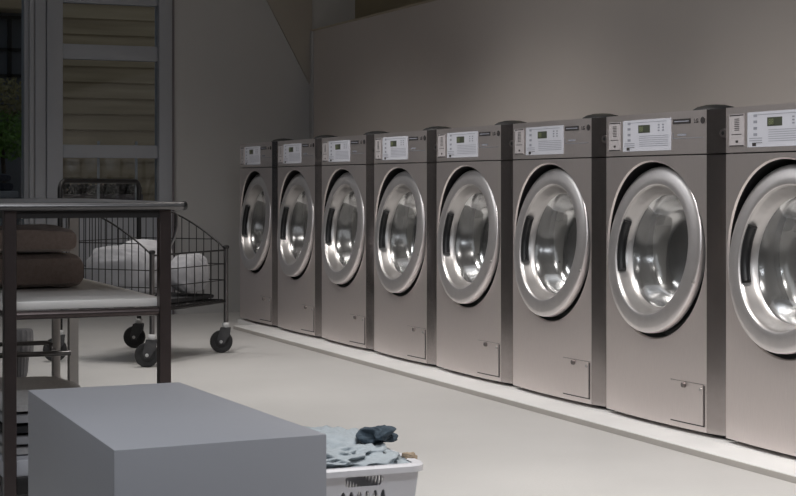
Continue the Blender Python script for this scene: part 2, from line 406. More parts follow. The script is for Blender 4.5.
    cu = bpy.data.curves.new('digits', 'FONT'); cu.body = '88'; cu.size = 0.024; cu.extrude = 0.0003
    tmp = bpy.data.objects.new('digits', cu); col.objects.link(tmp); bpy.context.view_layer.update()
    me = bpy.data.meshes.new_from_object(tmp.evaluated_get(bpy.context.evaluated_depsgraph_get()))
    bpy.data.objects.remove(tmp); me.materials.clear(); me.materials.append(M['lcd_digit'])
    dg = bpy.data.objects.new('display_digits', me); col.objects.link(dg); dg.parent = cp
    dg.location = (fx(.335), bow(fx(.33)) - 0.0040, fz(.9415)); dg.rotation_euler = (PI/2, 0, 0)
    # angled side trim: lower and upper lengths
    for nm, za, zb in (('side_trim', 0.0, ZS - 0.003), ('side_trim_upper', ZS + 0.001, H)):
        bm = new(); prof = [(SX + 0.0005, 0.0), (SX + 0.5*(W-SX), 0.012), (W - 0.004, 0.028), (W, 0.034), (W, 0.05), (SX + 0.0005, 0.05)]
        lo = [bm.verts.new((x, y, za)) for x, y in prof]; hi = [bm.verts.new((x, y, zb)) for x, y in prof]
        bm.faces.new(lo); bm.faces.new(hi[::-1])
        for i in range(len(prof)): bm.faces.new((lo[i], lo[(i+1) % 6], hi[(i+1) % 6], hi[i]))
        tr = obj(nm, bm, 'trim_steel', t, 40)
    rr = Matrix.Rotation(math.radians(14), 3, 'Z')
    bm = new(); lathe(bm, [(0, 0.006), (0.006, 0.006), (0.0062, 0.009), (0.013, 0.009), (0.014, 0.0), (0.014, -0.004)], (SX + 0.70*(W-SX), 0.018, fz(.925)), n=24, rot=rr); kl = obj('key_lock', bm, 'steel_dark', tr, 40)
    bm = new(); lathe(bm, [(0, 0.0085), (0.0085, 0.0085), (0.009, 0.004)], (SX + 0.70*(W-SX), 0.018, fz(.925)), n=20, rot=rr); obj('key_barrel', bm, 'black', kl, 40)
    # dark base gap, feet
    bm = new(); box(bm, 0.01, W-0.01, 0.035, 0.64, -0.013, 0.0); obj('base', bm, 'black', t)
    # low black cap on top of the cabinet, rear of the control panel
    bm = new(); lathe(bm, [(0.070, 0.0), (0.069, 0.005), (0.055, 0.014), (0.030, 0.020), (0, 0.022)], (SX - 0.098, 0.10, H), axis='z', n=40); obj('top_cap', bm, 'rubber', t, 60)
    # recess floor (rubber seal) and drum
    bm = new(); lathe(bm, [(0.2815, -0.074), (0.23, -0.076), (0.215, -0.085), (0.195, -0.10), (0.195, -0.12)], (CXD, 0, CZD), n=64); obj('door_seal', bm, 'seal', t, 40)
    bm = new(); lathe(bm, [(0.20, -0.112), (0.225, -0.118), (0.235, -0.13), (0.235, -0.46), (0.20, -0.50), (0.08, -0.49), (0, -0.48)], (CXD, 0, CZD), n=64)
    dr = obj('drum', bm, 'drum', t, 30)
    for q in range(3):
        a = 2*PI*q/3 + 0.55; bm = new(); s = []
        for (ra, wd) in ((0.236, 0.045), (0.205, 0.03), (0.178, 0.012)):
            for sg in (-1, 1):
                th = a + sg*wd/ra
                s.append([bm.verts.new((CXD + ra*math.cos(th), yy, CZD + ra*math.sin(th))) for yy in (0.14, 0.46)])
        quads = ((0, 2), (2, 4), (4, 5), (5, 3), (3, 1))
        for i, j in quads: bm.faces.new((s[i][0], s[j][0], s[j][1], s[i][1]))
        for e in (0, 1): bm.faces.new([s[i][e] for i in (0, 2, 4, 5, 3, 1)])
        obj('drum_lifter', bm, 'door_steel', dr)
    # door, tilted: top leans in, bottom stands out
    TILT = Matrix.Rotation(math.radians(-6.6), 3, 'X')
    dc = (CXD, 0.001, CZD)
    bm = new()
    lathe(bm, [(0.2668, -0.016), (0.2675, 0.004), (0.2665, 0.0075), (0.264, 0.0095), (0.250, 0.0125), (0.230, 0.0145), (0.212, 0.0155), (0.2085, 0.0145), (0.2075, 0.013)], dc, n=96, rot=TILT)
    dr_ = obj('door', bm, 'door_steel', t, 50)
    bm = new(); lathe(bm, [(0.20, -0.036), (0.262, -0.036), (0.265, -0.030), (0.2660, -0.016), (0.2668, -0.016)], dc, n=96, rot=TILT); obj('door_back', bm, 'black', dr_, 50)
    bm = new(); lathe(bm, [(0.2075, 0.013), (0.204, 0.0105), (0.201, 0.003), (0.192, -0.02), (0.186, -0.030), (0.181, -0.034), (0.20, -0.036)], dc, n=96, rot=TILT); obj('bezel', bm, 'chrome', dr_, 50)
    bm = new(); lathe(bm, [(0.1825, -0.033), (0.178, -0.037), (0.168, -0.060), (0.155, -0.095), (0.140, -0.115), (0.10, -0.125), (0.05, -0.128), (0, -0.129)], dc, n=96, rot=TILT); obj('door_glass', bm, 'glass_door', dr_, 60)
    bm = new(); ptsh = []
    for i in range(15):
        a = PI - math.radians(2) + math.radians(-25 + 50*i/14); r = 0.193
        ptsh.append(Vector(dc) + TILT @ Vector((r*math.cos(a), -0.002, r*math.sin(a))))
    tube(bm, ptsh, 0.0145, 10); obj('door_handle', bm, 'black', dr_, 60)
    bm = new(); p = Vector(dc) + TILT @ Vector((0.2655*math.cos(-0.35), -0.01, 0.2655*math.sin(-0.35)))
    lathe(bm, [(0, 0.006), (0.005, 0.005), (0.006, 0)], p, n=12); obj('door_stud', bm, 'chrome', dr_)
    # drain access door low on the right
    bm = new(); bowed(bm, fx(.596), fx(.836), fz(.021), fz(.147), 0.0045, 0.004, 5)
    sd = obj('access_door', bm, 'steel', t, 30)
    bm = new(); xs, ys, zs, ze = fx(.577), fx(.842), fz(.017), fz(.136)
    bowed(bm, fx(.5935), fx(.8405), fz(.0165), fz(.0205), 0.002, 0.002, 5); bowed(bm, fx(.8365), fx(.8405), fz(.0205), fz(.144), 0.002, 0.002, 2)
    bowed(bm, fx(.5925), fx(.5955), fz(.0205), fz(.147), 0.001, 0.001, 2); bowed(bm, fx(.5925), fx(.8405), fz(.1475), fz(.1483), 0.001, 0.001, 5)
    obj('access_gap', bm, 'ink', sd)
    bm = new(); lathe(bm, [(0, 0.011), (0.0075, 0.011), (0.009, 0.004), (0.009, 0)], (fx(.705), bow(fx(.7)) - 0.002, fz(.138)), n=16); obj('access_knob', bm, 'steel_dark', sd, 50)
    bm = new(); lathe(bm, [(0, 0.007), (0.005, 0.006), (0.006, 0)], (fx(.822), bow(fx(.82)) - 0.002, fz(.132)), n=12); obj('access_screw', bm, 'chrome', sd, 50)
    return t
wl = ['washing machine at the far left end of the row, nearest the back wall',
      'washing machine second from the far left end of the row',
      'washing machine third from the far left end, its left side beyond the cart',
      'washing machine fourth from the far left end, just left of the row middle',
      'washing machine fifth from the far left end, just right of the row middle',
      'washing machine third from the near right end, above and behind the laundry basket',
      'washing machine second from the near right end, shown whole with its black-rimmed round door',
      'largest and nearest washing machine, cut off by the right edge of the photo']
wl[2] = 'washing machine third from the far left end of the row'
wl[5] = 'washing machine third from the near right end of the row'
wl[6] = 'washing machine second from the near right end, the nearest one shown whole'
w0 = washer(wl[0]); collect_kids()
edges_px = [240, 277.8, 321.8, 374.2, 436.6, 513, 606.4, 726]
ys_ = [Y_at(p_, XF) for p_ in edges_px]; ys_.append(ys_[7] - P*1.01)
for i in range(1, 8):
    c = copy_tree(w0); c.location = (XF, ys_[i], ZM); c['label'] = wl[i]; c.scale = ((ys_[i] - ys_[i+1])/P, 1, 1)
w0.location = (XF, ys_[0], ZM); w0.scale = ((ys_[0] - ys_[1])/P, 1, 1)

# ================================================================= WORK TABLE
YT = 3.92
ls = 0.029
xr = X_at(164, YT); xl = X_at(9.5, YT)
ytb = Y_at(73, xr)
zt_ = z_at(202, xr, YT)
tab = thing('work_table', 'tall narrow metal work table with grey top, pale lower shelf holding taupe blankets', 'table', ((xr+xl)/2, (YT+ytb)/2, 0))
tx, ty = tab.location.x, tab.location.y
def tl(x, y): return x - tx, y - ty
xR, xL, yF, yB = xr - tx, xl - tx, YT - ty, ytb - ty
bm = new(); box(bm, xL - 0.10, xR + 0.047, yF - 0.025, yB + 0.03, zt_ - 0.019, zt_, 0.008, 3); obj('table_top', bm, 'table_top', tab, 40)
bm = new(); tube(bm, [(xL - 0.10, yF - 0.024, zt_ - 0.0095), (xR + 0.047, yF - 0.024, zt_ - 0.0095)], 0.0098, 12); tp = obj('front_rail', bm, 'post', tab, 40)
bm = new(); lathe(bm, [(0, 0.004), (0.009, 0.003), (0.0115, 0), (0.0115, -0.006)], (xR + 0.048, yF - 0.024, zt_ - 0.0095), axis='x', n=16); obj('rail_end_cap', bm, 'black', tab, 40)
bm = new()
for yy in (yF, yB): box(bm, xL, xR, yy - 0.012, yy + 0.012, zt_ - 0.038, zt_ - 0.019)
for xx in (xL, xR): box(bm, xx - 0.012, xx + 0.012, yF, yB, zt_ - 0.038, zt_ - 0.019)
obj('apron', bm, 'dark_frame', tab)
for xx in (xL, xR):
    for yy in (yF, yB):
        bm = new(); box(bm, xx - ls/2, xx + ls/2, yy - ls/2, yy + ls/2, 0.0, zt_ - 0.019, 0.0012, 1); obj('leg', bm, 'table_metal' if yy == yF else 'leg_pale', tab, 40)
bm = new()  # curved gusset bracket at front right
tube(bm, [(xR + ls/2 + 0.018, yF, zt_ - 0.03), (xR + ls/2 + 0.018, yF, zt_ - 0.06), (xR + ls/2 + 0.012, yF, zt_ - 0.09), (xR + ls/2, yF, zt_ - 0.11)], 0.004, 8); obj('bracket', bm, 'post', tab, 40)
zsh = z_at(298, xr, YT)
bm = new(); box(bm, xL - 0.016, xR + 0.0, yF + 0.012, yB - 0.016, zsh - 0.021, zsh, 0.003); obj('shelf', bm, 'shelf', tab, 40)
bm = new(); 
for yy in (yF, yB): tube(bm, [(xL, yy, zsh - 0.032), (xR, yy, zsh - 0.032)], 0.0105, 10)
for xx in (xL, xR - 0.005): tube(bm, [(xx, yF, zsh - 0.032), (xx, yB, zsh - 0.032)], 0.0105, 10)
obj('shelf_rail', bm, 'table_metal', tab, 50)
zcr = z_at(352, *at(60, depth(xr, ytb)))
bm = new(); tube(bm, [(xL, yB - 0.02, zcr), (xR - 0.012, yB - 0.02, zcr)], 0.008, 10); obj('crossbar', bm, 'post', tab, 50)
bm = new(); box(bm, xL - 0.016, xR - 0.02, yF + 0.0, yB - 0.02, 0.09, 0.13, 0.004); obj('lower_shelf', bm, 'white_lam', tab, 40)
bm = new(); box(bm, xL, xR, yF - 0.008, yF + 0.0, 0.05, 0.09, 0.002); obj('lower_rail', bm, 'dark_frame', tab, 40)

# folded cloth: layered slab with rounded folds
def folded(name, m, x0, x1, y0, y1, z0, h, layers, seed, droop=0.01, tuck=0.0, amp=0.004, sqr=0.62):
    """folds face +x and -x: snake profile swept along y"""
    rnd = random.Random(seed); bm = new(); lh = h / layers
    nx, ny = 26, 16
    for L in range(layers):
        za = z0 + L*lh; ins = rnd.uniform(0, tuck)
        ex0, ex1 = x0 + rnd.uniform(0, tuck), x1 - ins
        rings = []
        prof = []
        r = lh/2*0.97
        sq = lambda v: math.copysign(abs(v)**sqr, v)
        for k in range(9): a = -PI/2 + PI*k/8; prof.append((ex1 - r + r*sq(math.cos(a)), za + lh/2 + r*sq(math.sin(a))))
        for k in range(1, nx): prof.append((ex1 - r + (ex0 + r - ex1 + r)*k/nx, za + lh/2 + r))
        for k in range(9): a = PI/2 + PI*k/8; prof.append((ex0 + r + r*sq(math.cos(a)), za + lh/2 + r*sq(math.sin(a))))
        for k in range(1, nx): prof.append((ex0 + r + (ex1 - r - ex0 - r)*k/nx, za + lh/2 - r))
        for j in range(ny + 1):
            f = j/ny; y = y0 + (y1-y0)*f
            e = 1 - (abs(2*f-1)**14)*0.25
            ring = []
            for (x, z) in prof:
                nz = noise.noise(Vector((x*6 + seed, y*6, L*3.1)))
                zc = za + lh/2
                top = max(0, (z - z0)/h)
                zz = zc + (z - zc)*e + nz*amp*top*2 - droop*top*((x-(x0+x1)/2)/((x1-x0)/2))**4
                ring.append(bm.verts.new((x + nz*amp*1.5*(1 if abs(x-(x0+x1)/2) > (x1-x0)*0.3 else 0), y + rnd.uniform(-.0005, .0005), max(zz, z0 + 0.0005))))
            rings.append(ring)
        q = len(prof)
        for a, b in zip(rings, rings[1:]):
            for k in range(q): bm.faces.new((a[k], a[(k+1) % q], b[(k+1) % q], b[k]))
        bm.faces.new(rings[0][::-1]); bm.faces.new(rings[-1])
    return obj(name, bm, m, None, 60)
yb0 = Y_at(83, X_at(83, YT + 0.50))
ya_ = YT + 0.46; xb_ = X_at(84, ya_)
zl = zsh
h1 = z_at(253, xb_, ya_) - zl
h2 = z_at(226, xb_, ya_) - zl - h1
b1 = folded('folded_blanket', 'blanket', xb_ - 0.42, xb_ + 0.0, ya_, ya_ + 0.36, zl + 0.001, h1 - 0.002, 1, 3, 0.002, 0, 0.003, 0.45); tag(b1, 'taupe folded blanket lying on the table shelf under another blanket', 'blanket', 'taupe blankets on the table shelf')
b2 = folded('folded_blanket', 'blanket', xb_ - 0.42, xb_ - 0.018, ya_ + 0.005, ya_ + 0.35, zl + h1 + 0.001, h2 - 0.002, 1, 9, 0.004, 0, 0.003, 0.5); tag(b2, 'taupe folded blanket on top of the other, right beneath the table top', 'blanket', 'taupe blankets on the table shelf')
# grey blanket and towels on the lower shelf
yg = YT + 0.40; 
g1 = folded('folded_blanket', 'grey_cloth', xl + 0.03, xr - 0.035, yg, ytb - 0.05, 0.131, 0.085, 2, 21, 0.012, 0.01); tag(g1, 'wide flat grey folded blanket on the lowest shelf of the table', 'blanket')
zz_ = 0.131
cols = ['grey_cloth', 'pale_cloth', 'dark_cloth', 'pale_cloth', 'grey_cloth']
names = ['lowest', 'second from bottom', 'middle', 'second from top', 'topmost']
for i, c_ in enumerate(cols):
    hh = 0.028 if i % 2 else 0.024
    w_ = folded('folded_towel', c_, xl - 0.005, xl + 0.23 - 0.01*(i % 2), YT + 0.06, YT + 0.36, zz_, hh - 0.004, 1, 40 + i, 0.001, 0, 0.001)
    cn = {'grey_cloth': 'grey', 'pale_cloth': 'pale', 'dark_cloth': 'black'}[c_]
    tag(w_, '%s folded towel, %s of the stack beside the table leg and white bench' % (cn, names[i]), 'towel', 'towels on the lowest table shelf')
    zz_ += hh
# second frame behind the table : metal rack
dR = depth(xr, ytb) + 0.08
xk, yk = at(56, dR)
rack = thing('metal_rack', 'slim metal rack frame with crossbar standing behind the work table', 'rack', (xk, yk, 0))
yk1 = 0.35
for (ax, ay) in ((0, 0), (-0.5, 0)):
    bm = new(); box(bm, ax - 0.012, ax + 0.012, ay - 0.012, ay + 0.012, 0, zsh - 0.05, 0.002); obj('post', bm, 'leg_pale', rack, 40)
zc2 = z_at(343, xk, yk)
bm = new()
tube(bm, [(0, 0, zc2 - 0.02), (-0.02, -0.022, zc2 - 0.02), (-0.02, -0.022, zc2), (-0.03, -0.022, zc2 + 0.004), (-0.5, -0.022, zc2 + 0.004)], 0.007, 8); obj('crossbar', bm, 'post', rack, 50)
bm = new(); box(bm, -0.512, 0.012, -0.012, 0.012, zsh - 0.05, zsh - 0.035, 0.002); obj('rack_top', bm, 'leg_pale', rack, 40)
for ax in (0, -0.5): bm = new(); box(bm, ax - 0.012, ax + 0.012, -0.15, 0.15, 0, 0.02, 0.002); obj('foot', bm, 'leg_pale', rack, 40)
# pale pleated laundry bag near the rack, attached to nothing
bm = new(); xc, yc = at(20, dR + 0.12); pr = []
dd = depth(xc, yc); n = 48; rings = []
for py, r in ((329, .034), (331, .040), (345, .042), (352, .041), (355, .028), (362, .026), (372, .024), (378, .018)):
    z = z_at(py, xc, yc); rings.append([bm.verts.new((xc + r*(1 + .05*math.cos(k*PI*2/n*16))*math.cos(2*PI*k/n), yc + r*(1 + .05*math.cos(k*PI*2/n*16))*math.sin(2*PI*k/n), z)) for k in range(n)])
zb_ = z_at(378, xc, yc); zft = 0.0
for a, b in zip(rings, rings[1:]):
    for k in range(n): bm.faces.new((a[k], a[(k+1) % n], b[(k+1) % n], b[k]))
bm.faces.new(rings[0]); bm.faces.new(rings[-1])
o = obj('laundry_bag', bm, 'pale_cloth', None, 50); tag(o, 'small pale pleated bag floating free behind the left leg of the table', 'bag')

# ================================================================= WHITE BENCH BOX
ZB = 0.40
def gp(px, py, z):
    d = (CZ - z)*FPX/(py - HY); return at(px, d)
A = gp(114, 450, ZB); B = gp(327, 434, ZB); C = gp(28, 390, ZB); Dd = gp(180, 382, ZB)
bx0 = (A[0] + C[0])/2; bx1 = (B[0] + Dd[0])/2; by0 = (A[1] + B[1])/2; by1 = (C[1] + Dd[1])/2
print('box', A, B, C, Dd)
bm = new()
lo = [bm.verts.new((x, y, 0)) for x, y in (A, B, Dd, C)]; hi = [bm.verts.new((x, y, ZB)) for x, y in (A, B, Dd, C)]
bm.faces.new(lo[::-1]); bm.faces.new(hi)
for k in range(4): bm.faces.new((lo[k], lo[(k+1) % 4], hi[(k+1) % 4], hi[k]))
bmesh.ops.bevel(bm, geom=bm.edges[:], offset=0.0025, segments=2, profile=0.5, affect='EDGES')
bench = obj('storage_bench', bm, 'white_lam', None, 40)
tag(bench, 'plain white box bench in the foreground with satin top', 'bench')

# ================================================================= LAUNDRY BASKET
ZR = 0.27
FR = gp(429, 463, ZR)
kx0, kx1, ky0, ky1 = X_at(304, FR[1]), FR[0], FR[1], FR[1] + 0.50
bk = thing('laundry_basket', 'white plastic laundry basket with a handle slot, beside the white bench', 'basket', ((kx0+kx1)/2, (ky0+ky1)/2, 0))
ax_, ay_ = (kx1-kx0)/2, (ky1-ky0)/2
def rrect(hx, hy, r, z, n=8):
    out = []
    for cx_, cy_, a0 in ((hx-r, -hy+r, -PI/2), (hx-r, hy-r, 0), (-hx+r, hy-r, PI/2), (-hx+r, -hy+r, PI)):
        for k in range(n+1): a = a0 + PI/2*k/n; out.append((cx_ + r*math.cos(a), cy_ + r*math.sin(a), z))
    return out
def loft(bm, loops, cap0=True, cap1=False):
    rs = [[bm.verts.new(p) for p in l] for l in loops]; q = len(rs[0])
    for a, b in zip(rs, rs[1:]):
        for k in range(q): bm.faces.new((a[k], a[(k+1) % q], b[(k+1) % q], b[k]))
    if cap0: bm.faces.new(rs[0][::-1])
    if cap1: bm.faces.new(rs[-1])
    return bm
# side walls built as panels so slot and holes are real openings
rim_w = 0.016
wx_, wy_ = ax_ - rim_w, ay_ - rim_w
def sidep(length, u, holes):
    """perforated panel in (u, z) local; returns faces list via triangle-filled polygon"""
    pass
def wall_panel(bm, p0, p1, zb, ztp, shapes, th=0.003):
    """flat panel from p0 to p1 (xy at top) with closed openings given as lists of (u, z)"""
    p0 = Vector((*p0, 0)); p1 = Vector((*p1, 0)); L = (p1-p0).length; t = (p1-p0).normalized()
    b2 = bmesh.new(); edges = []
    def loop(pts):
        vs = [b2.verts.new((u, 0, z)) for u, z in pts]
        for i in range(len(vs)): edges.append(b2.edges.new((vs[i], vs[(i+1) % len(vs)])))
    loop([(0, zb), (L, zb), (L, ztp), (0, ztp)])
    for s in shapes: loop(s)
    bmesh.ops.triangle_fill(b2, edges=edges, use_beauty=True)
    ex = bmesh.ops.solidify(b2, geom=b2.faces[:], thickness=th)
    vm = {}
    nrm = Vector((t.y, -t.x, 0))
    for v in b2.verts:
        inw = 0.10*(ztp - v.co.z)                      # taper towards the bottom
        u = v.co.x; k = (u/L - 0.5)*2
        p = p0 + t*(u - k*inw) - nrm*(inw + v.co.y); p.z = v.co.z
        vm[v] = bm.verts.new(p)
    for f in b2.faces:
        try: bm.faces.new([vm[v] for v in f.verts])
        except ValueError: pass
    b2.free()
def stadium(cu, cz, w, h, n=10, sag=0.0):
    out = []
    for c_, a0 in ((cu + w/2 - h/2, -PI/2), (cu - w/2 + h/2, PI/2)):
        for k in range(n+1):
            a = a0 + PI*k/n; x = c_ + h/2*math.cos(a); out.append((x, cz + h/2*math.sin(a) - sag*(1-((x-cu)/(w/2))**2)))
    return out
def circ(cu, cz, rx, rz, n=12): return [(cu + rx*math.cos(2*PI*k/n), cz + rz*math.sin(2*PI*k/n)) for k in range(n)]
bm = new()
Lx, Ly = 2*wx_, 2*wy_
zh = ZR - 0.0275
def holes(L, n0):
    s = []
    for row in range(4):
        zc_ = ZR - 0.060 - row*0.042
        for i in range(n0): s.append(circ(L/2 + (i - (n0-1)/2)*0.0165, zc_, 0.0052, 0.014))
    return s
corn = [(-wx_, -wy_), (wx_, -wy_), (wx_, wy_), (-wx_, wy_)]
for i in range(4):
    a, b = corn[i], corn[(i+1) % 4]; L = Lx if i % 2 == 0 else Ly
    sh = holes(L, 6 if i % 2 == 0 else 16)
    if i % 2 == 0: sh.append(stadium(L/2, zh, 0.080, 0.019, sag=0.003))
    wall_panel(bm, a, b, 0.012, ZR - 0.006, sh)
obj('basket_wall', bm, 'basket', bk)
bm = new(); z0b = 0.10*(ZR - 0.022); box(bm, -wx_ + z0b - 0.002, wx_ - z0b + 0.002, -wy_ + z0b - 0.002, wy_ - z0b + 0.002, 0.0, 0.014, 0.004); obj('basket_floor', bm, 'basket', bk, 40)
bm = new()
q0 = [rrect(wx_ - 0.003, wy_ - 0.003, 0.02, ZR - 0.009), rrect(wx_ - 0.003, wy_ - 0.003, 0.02, ZR - 0.002), rrect(wx_ + 0.001, wy_ + 0.001, 0.022, ZR), rrect(ax_ - 0.004, ay_ - 0.004, 0.03, ZR), rrect(ax_, ay_, 0.034, ZR - 0.004), rrect(ax_, ay_, 0.034, ZR - 0.0145), rrect(ax_ - 0.003, ay_ - 0.003, 0.03, ZR - 0.0145), rrect(ax_ - 0.004, ay_ - 0.004, 0.03, ZR - 0.009), rrect(wx_ - 0.003, wy_ - 0.003, 0.02, ZR - 0.009)]
loft(bm, q0, False); bmesh.ops.remove_doubles(bm, verts=bm.verts[:], dist=1e-5); obj('basket_rim', bm, 'basket', bk, 40)

# crumpled garments: closed lumps with ridged folds
def garment(name, m, c, s, seed, rot=0, ridges=5, amp=0.35, flat=-0.3, sub=5, bounds=None, sq=1.0):
    bm = new(); bmesh.ops.create_icosphere(bm, subdivisions=sub, radius=1)
    rnd = random.Random(seed); off = Vector((rnd.uniform(0, 50), rnd.uniform(0, 50), rnd.uniform(0, 50)))
    R = Matrix.Rotation(rot, 3, 'Z')
    for v in bm.verts:
        p = v.co.copy()
        w = noise.noise(p*1.1 + off)
        f = abs(noise.noise(Vector((p.x*ridges*0.5 + w*1.5, p.y*ridges*0.25, p.z*ridges*0.5)) + off))
        g = abs(noise.noise(p*ridges*0.9 + off*1.7))
        k = 1 + amp*(w*0.9 + (0.30 - f)*0.9 + (0.2 - g)*0.35)
        p *= k
        if sq != 1: p = Vector([math.copysign(min(abs(q), 1.5)**sq, q) for q in p])
        if p.z < flat: p.z = flat + (p.z - flat)*0.2
        q = R @ Vector((p.x*s[0], p.y*s[1], p.z*s[2])) + Vector(c)
        if bounds:
            q.x = min(max(q.x, bounds[0]), bounds[1]); q.y = min(max(q.y, bounds[2]), bounds[3]); q.z = max(q.z, bounds[4])
        v.co = q
    return obj(name, bm, m, None, 180)
kx, ky = bk.location.x, bk.location.y
bnd = (kx - wx_ + 0.032, kx + wx_ - 0.032, ky - wy_ + 0.035, ky + wy_ - 0.035, 0.02)
bnd2 = (kx - wx_ + 0.008, kx + wx_ - 0.006, ky - wy_ + 0.008, ky + wy_ - 0.035, 0.250)
gg = 'clothes in the laundry basket'
def gw(px, py, z): return (*gp(px, py, z), z)
g = garment('sheet', 'white_cloth', (kx, ky, 0.10), (wx_ - 0.03, wy_ - 0.03, 0.08), 17, 0, 5, 0.2, -0.9, 5, bnd, 0.6); tag(g, 'white sheet filling the basket beneath the blue shirt', 'sheet', gg)
g = garment('shirt', 'blue_cloth', (kx + 0.018, ky - 0.005, 0.240), (0.125, 0.19, 0.050), 6, 0.0, 7, 0.62, -0.5, 6, bnd2, 0.8); tag(g, 'crumpled pale blue shirt spread over the top of the laundry basket', 'shirt', gg)
from mathutils.bvhtree import BVHTree
tree = BVHTree.FromPolygons([v.co.copy() for v in g.data.vertices], [p.vertices[:] for p in g.data.polygons])
best = None
for q in range(30):
    yy = ky - 0.12 + 0.01*q; xx = X_at(377, yy); hit = tree.ray_cast(Vector((xx, yy, 1)), Vector((0, 0, -1)))
    if hit[0] is None: continue
    v_ = (hit[0].z - CZ)/depth(xx, yy)
    if best is None or v_ > best[0]: best = (v_, xx, yy, hit[0].z)
xq, yq, zq = best[1], best[2] - 0.01, best[3] + 0.011
g = garment('trousers', 'denim', (xq, yq, zq), (0.031, 0.030, 0.017), 12, -0.5, 2, 0.8, -0.75, 5); tag(g, 'dark blue denim bunched on top of the basket', 'trousers', gg); print('denim z', zq)
g = garment('sock', 'tan_cloth', (*gw(409, 455, 0.275)[:2], 0.270), (0.007, 0.014, 0.010), 23, 0.9, 4, 0.5, -0.9, 4); tag(g, 'small tan sock poking up at the right rim of the basket', 'sock', gg)

# ================================================================= LAUNDRY CART
FLc = Vector((*at(152, 7.0), 0)); FRc = Vector((*at(226, 7.6), 0)); RRc = Vector((*at(139, 7.82), 0)); RLc = FLc + (RRc - FRc)
cc = (FLc + FRc + RRc + RLc)/4
cart = thing('laundry_cart', 'wire laundry cart on black wheels with a tall push handle', 'cart', cc)
fl, fr_, rr_, rl = FLc - cc, FRc - cc, RRc - cc, RLc - cc
zb = z_at(299, *FRc.xy); zf = z_at(250, *FRc.xy); zr_ = 0.69
def V(p, z): return (p.x, p.y, z)
def lerp(a, b, k): return a + (b - a)*k
def rimz(k): return zf + (zr_ - zf)*math.sin(k*PI/2)**0.9   # k 0 front .. 1 rear
zH = z_at(181, *at(100, depth(*RLc.xy)))
for nm, p, top in (('post', fl, zf + 0.01), ('post', fr_, zf + 0.01)):
    bm = new(); tube(bm, [V(p, 0.13), V(p, top)], 0.0115, 12); po = obj('post', bm, 'post', cart, 50)
    bm = new(); lathe(bm, [(0.0115, -0.004), (0.015, 0), (0.015, 0.009), (0.010, 0.013), (0, 0.014)], V(p, top), axis='z', n=16); obj('post_cap', bm, 'black', po, 50)
bm = new(); hp = [V(rr_, 0.13), V(rr_, zH - 0.04)]
for k in range(1, 7):
    a = PI/2*k/6; q = lerp(rr_, rl, 0.06*(1 - math.cos(a))); hp.append(V(q, zH - 0.04 + 0.04*math.sin(a)))
for k in range(6, -1, -1):
    a = PI/2*k/6; q = lerp(rl, rr_, 0.06*(1 - math.cos(a))); hp.append(V(q, zH - 0.04 + 0.04*math.sin(a)))
hp.append(V(rl, 0.13)); tube(bm, hp, 0.0115, 12); obj('push_handle', bm, 'wire', cart, 50)
def panel(a, b, top, nv, hor):
    bm = new()
    for i in range(1, nv):
        k = i/nv; p = lerp(a, b, k); tube(bm, [V(p, zb), V(p, top(k))], 0.0022, 6)
    for z in hor:
        ks = [k/40 for k in range(41) if top(k/40) >= z]
        tube(bm, [V(lerp(a, b, ks[0]), z), V(lerp(a, b, ks[-1]), z)], 0.0022, 6)
    w = obj('wire_panel', bm, 'wire', cart)
    bm = new(); tube(bm, [V(lerp(a, b, k/24), top(k/24)) for k in range(25)], 0.0042, 8); obj('panel_rim', bm, 'wire', w, 60)
    return w
hz_ = [zb + 0.012, zb + 0.09, zb + 0.165]
panel(fl, fr_, lambda k: zf, 9, hz_[1:])
panel(fl, rl, rimz, 14, hz_[1:] + [zb + 0.28])
panel(fr_, rr_, rimz, 12, hz_[1:] + [zb + 0.28])
panel(rl, rr_, lambda k: zr_, 14, hz_[1:] + [zb + 0.28])
bm = new()
for i in range(1, 20): k = i/20; tube(bm, [V(lerp(fl, fr_, k), zb), V(lerp(rl, rr_, k), zb)], 0.002, 6)
for i in range(0, 11): k = i/10; tube(bm, [V(lerp(fl, rl, k), zb - 0.004), V(lerp(fr_, rr_, k), zb - 0.004)], 0.0035, 6)
obj('wire_floor', bm, 'wire', cart)
bm = new()
for a, b in ((fl, fr_), (fr_, rr_), (rr_, rl), (rl, fl)): tube(bm, [V(a, zb - 0.012), V(b, zb - 0.012)], 0.006, 8)
obj('base_rail', bm, 'wire', cart, 50)
WR = 0.053
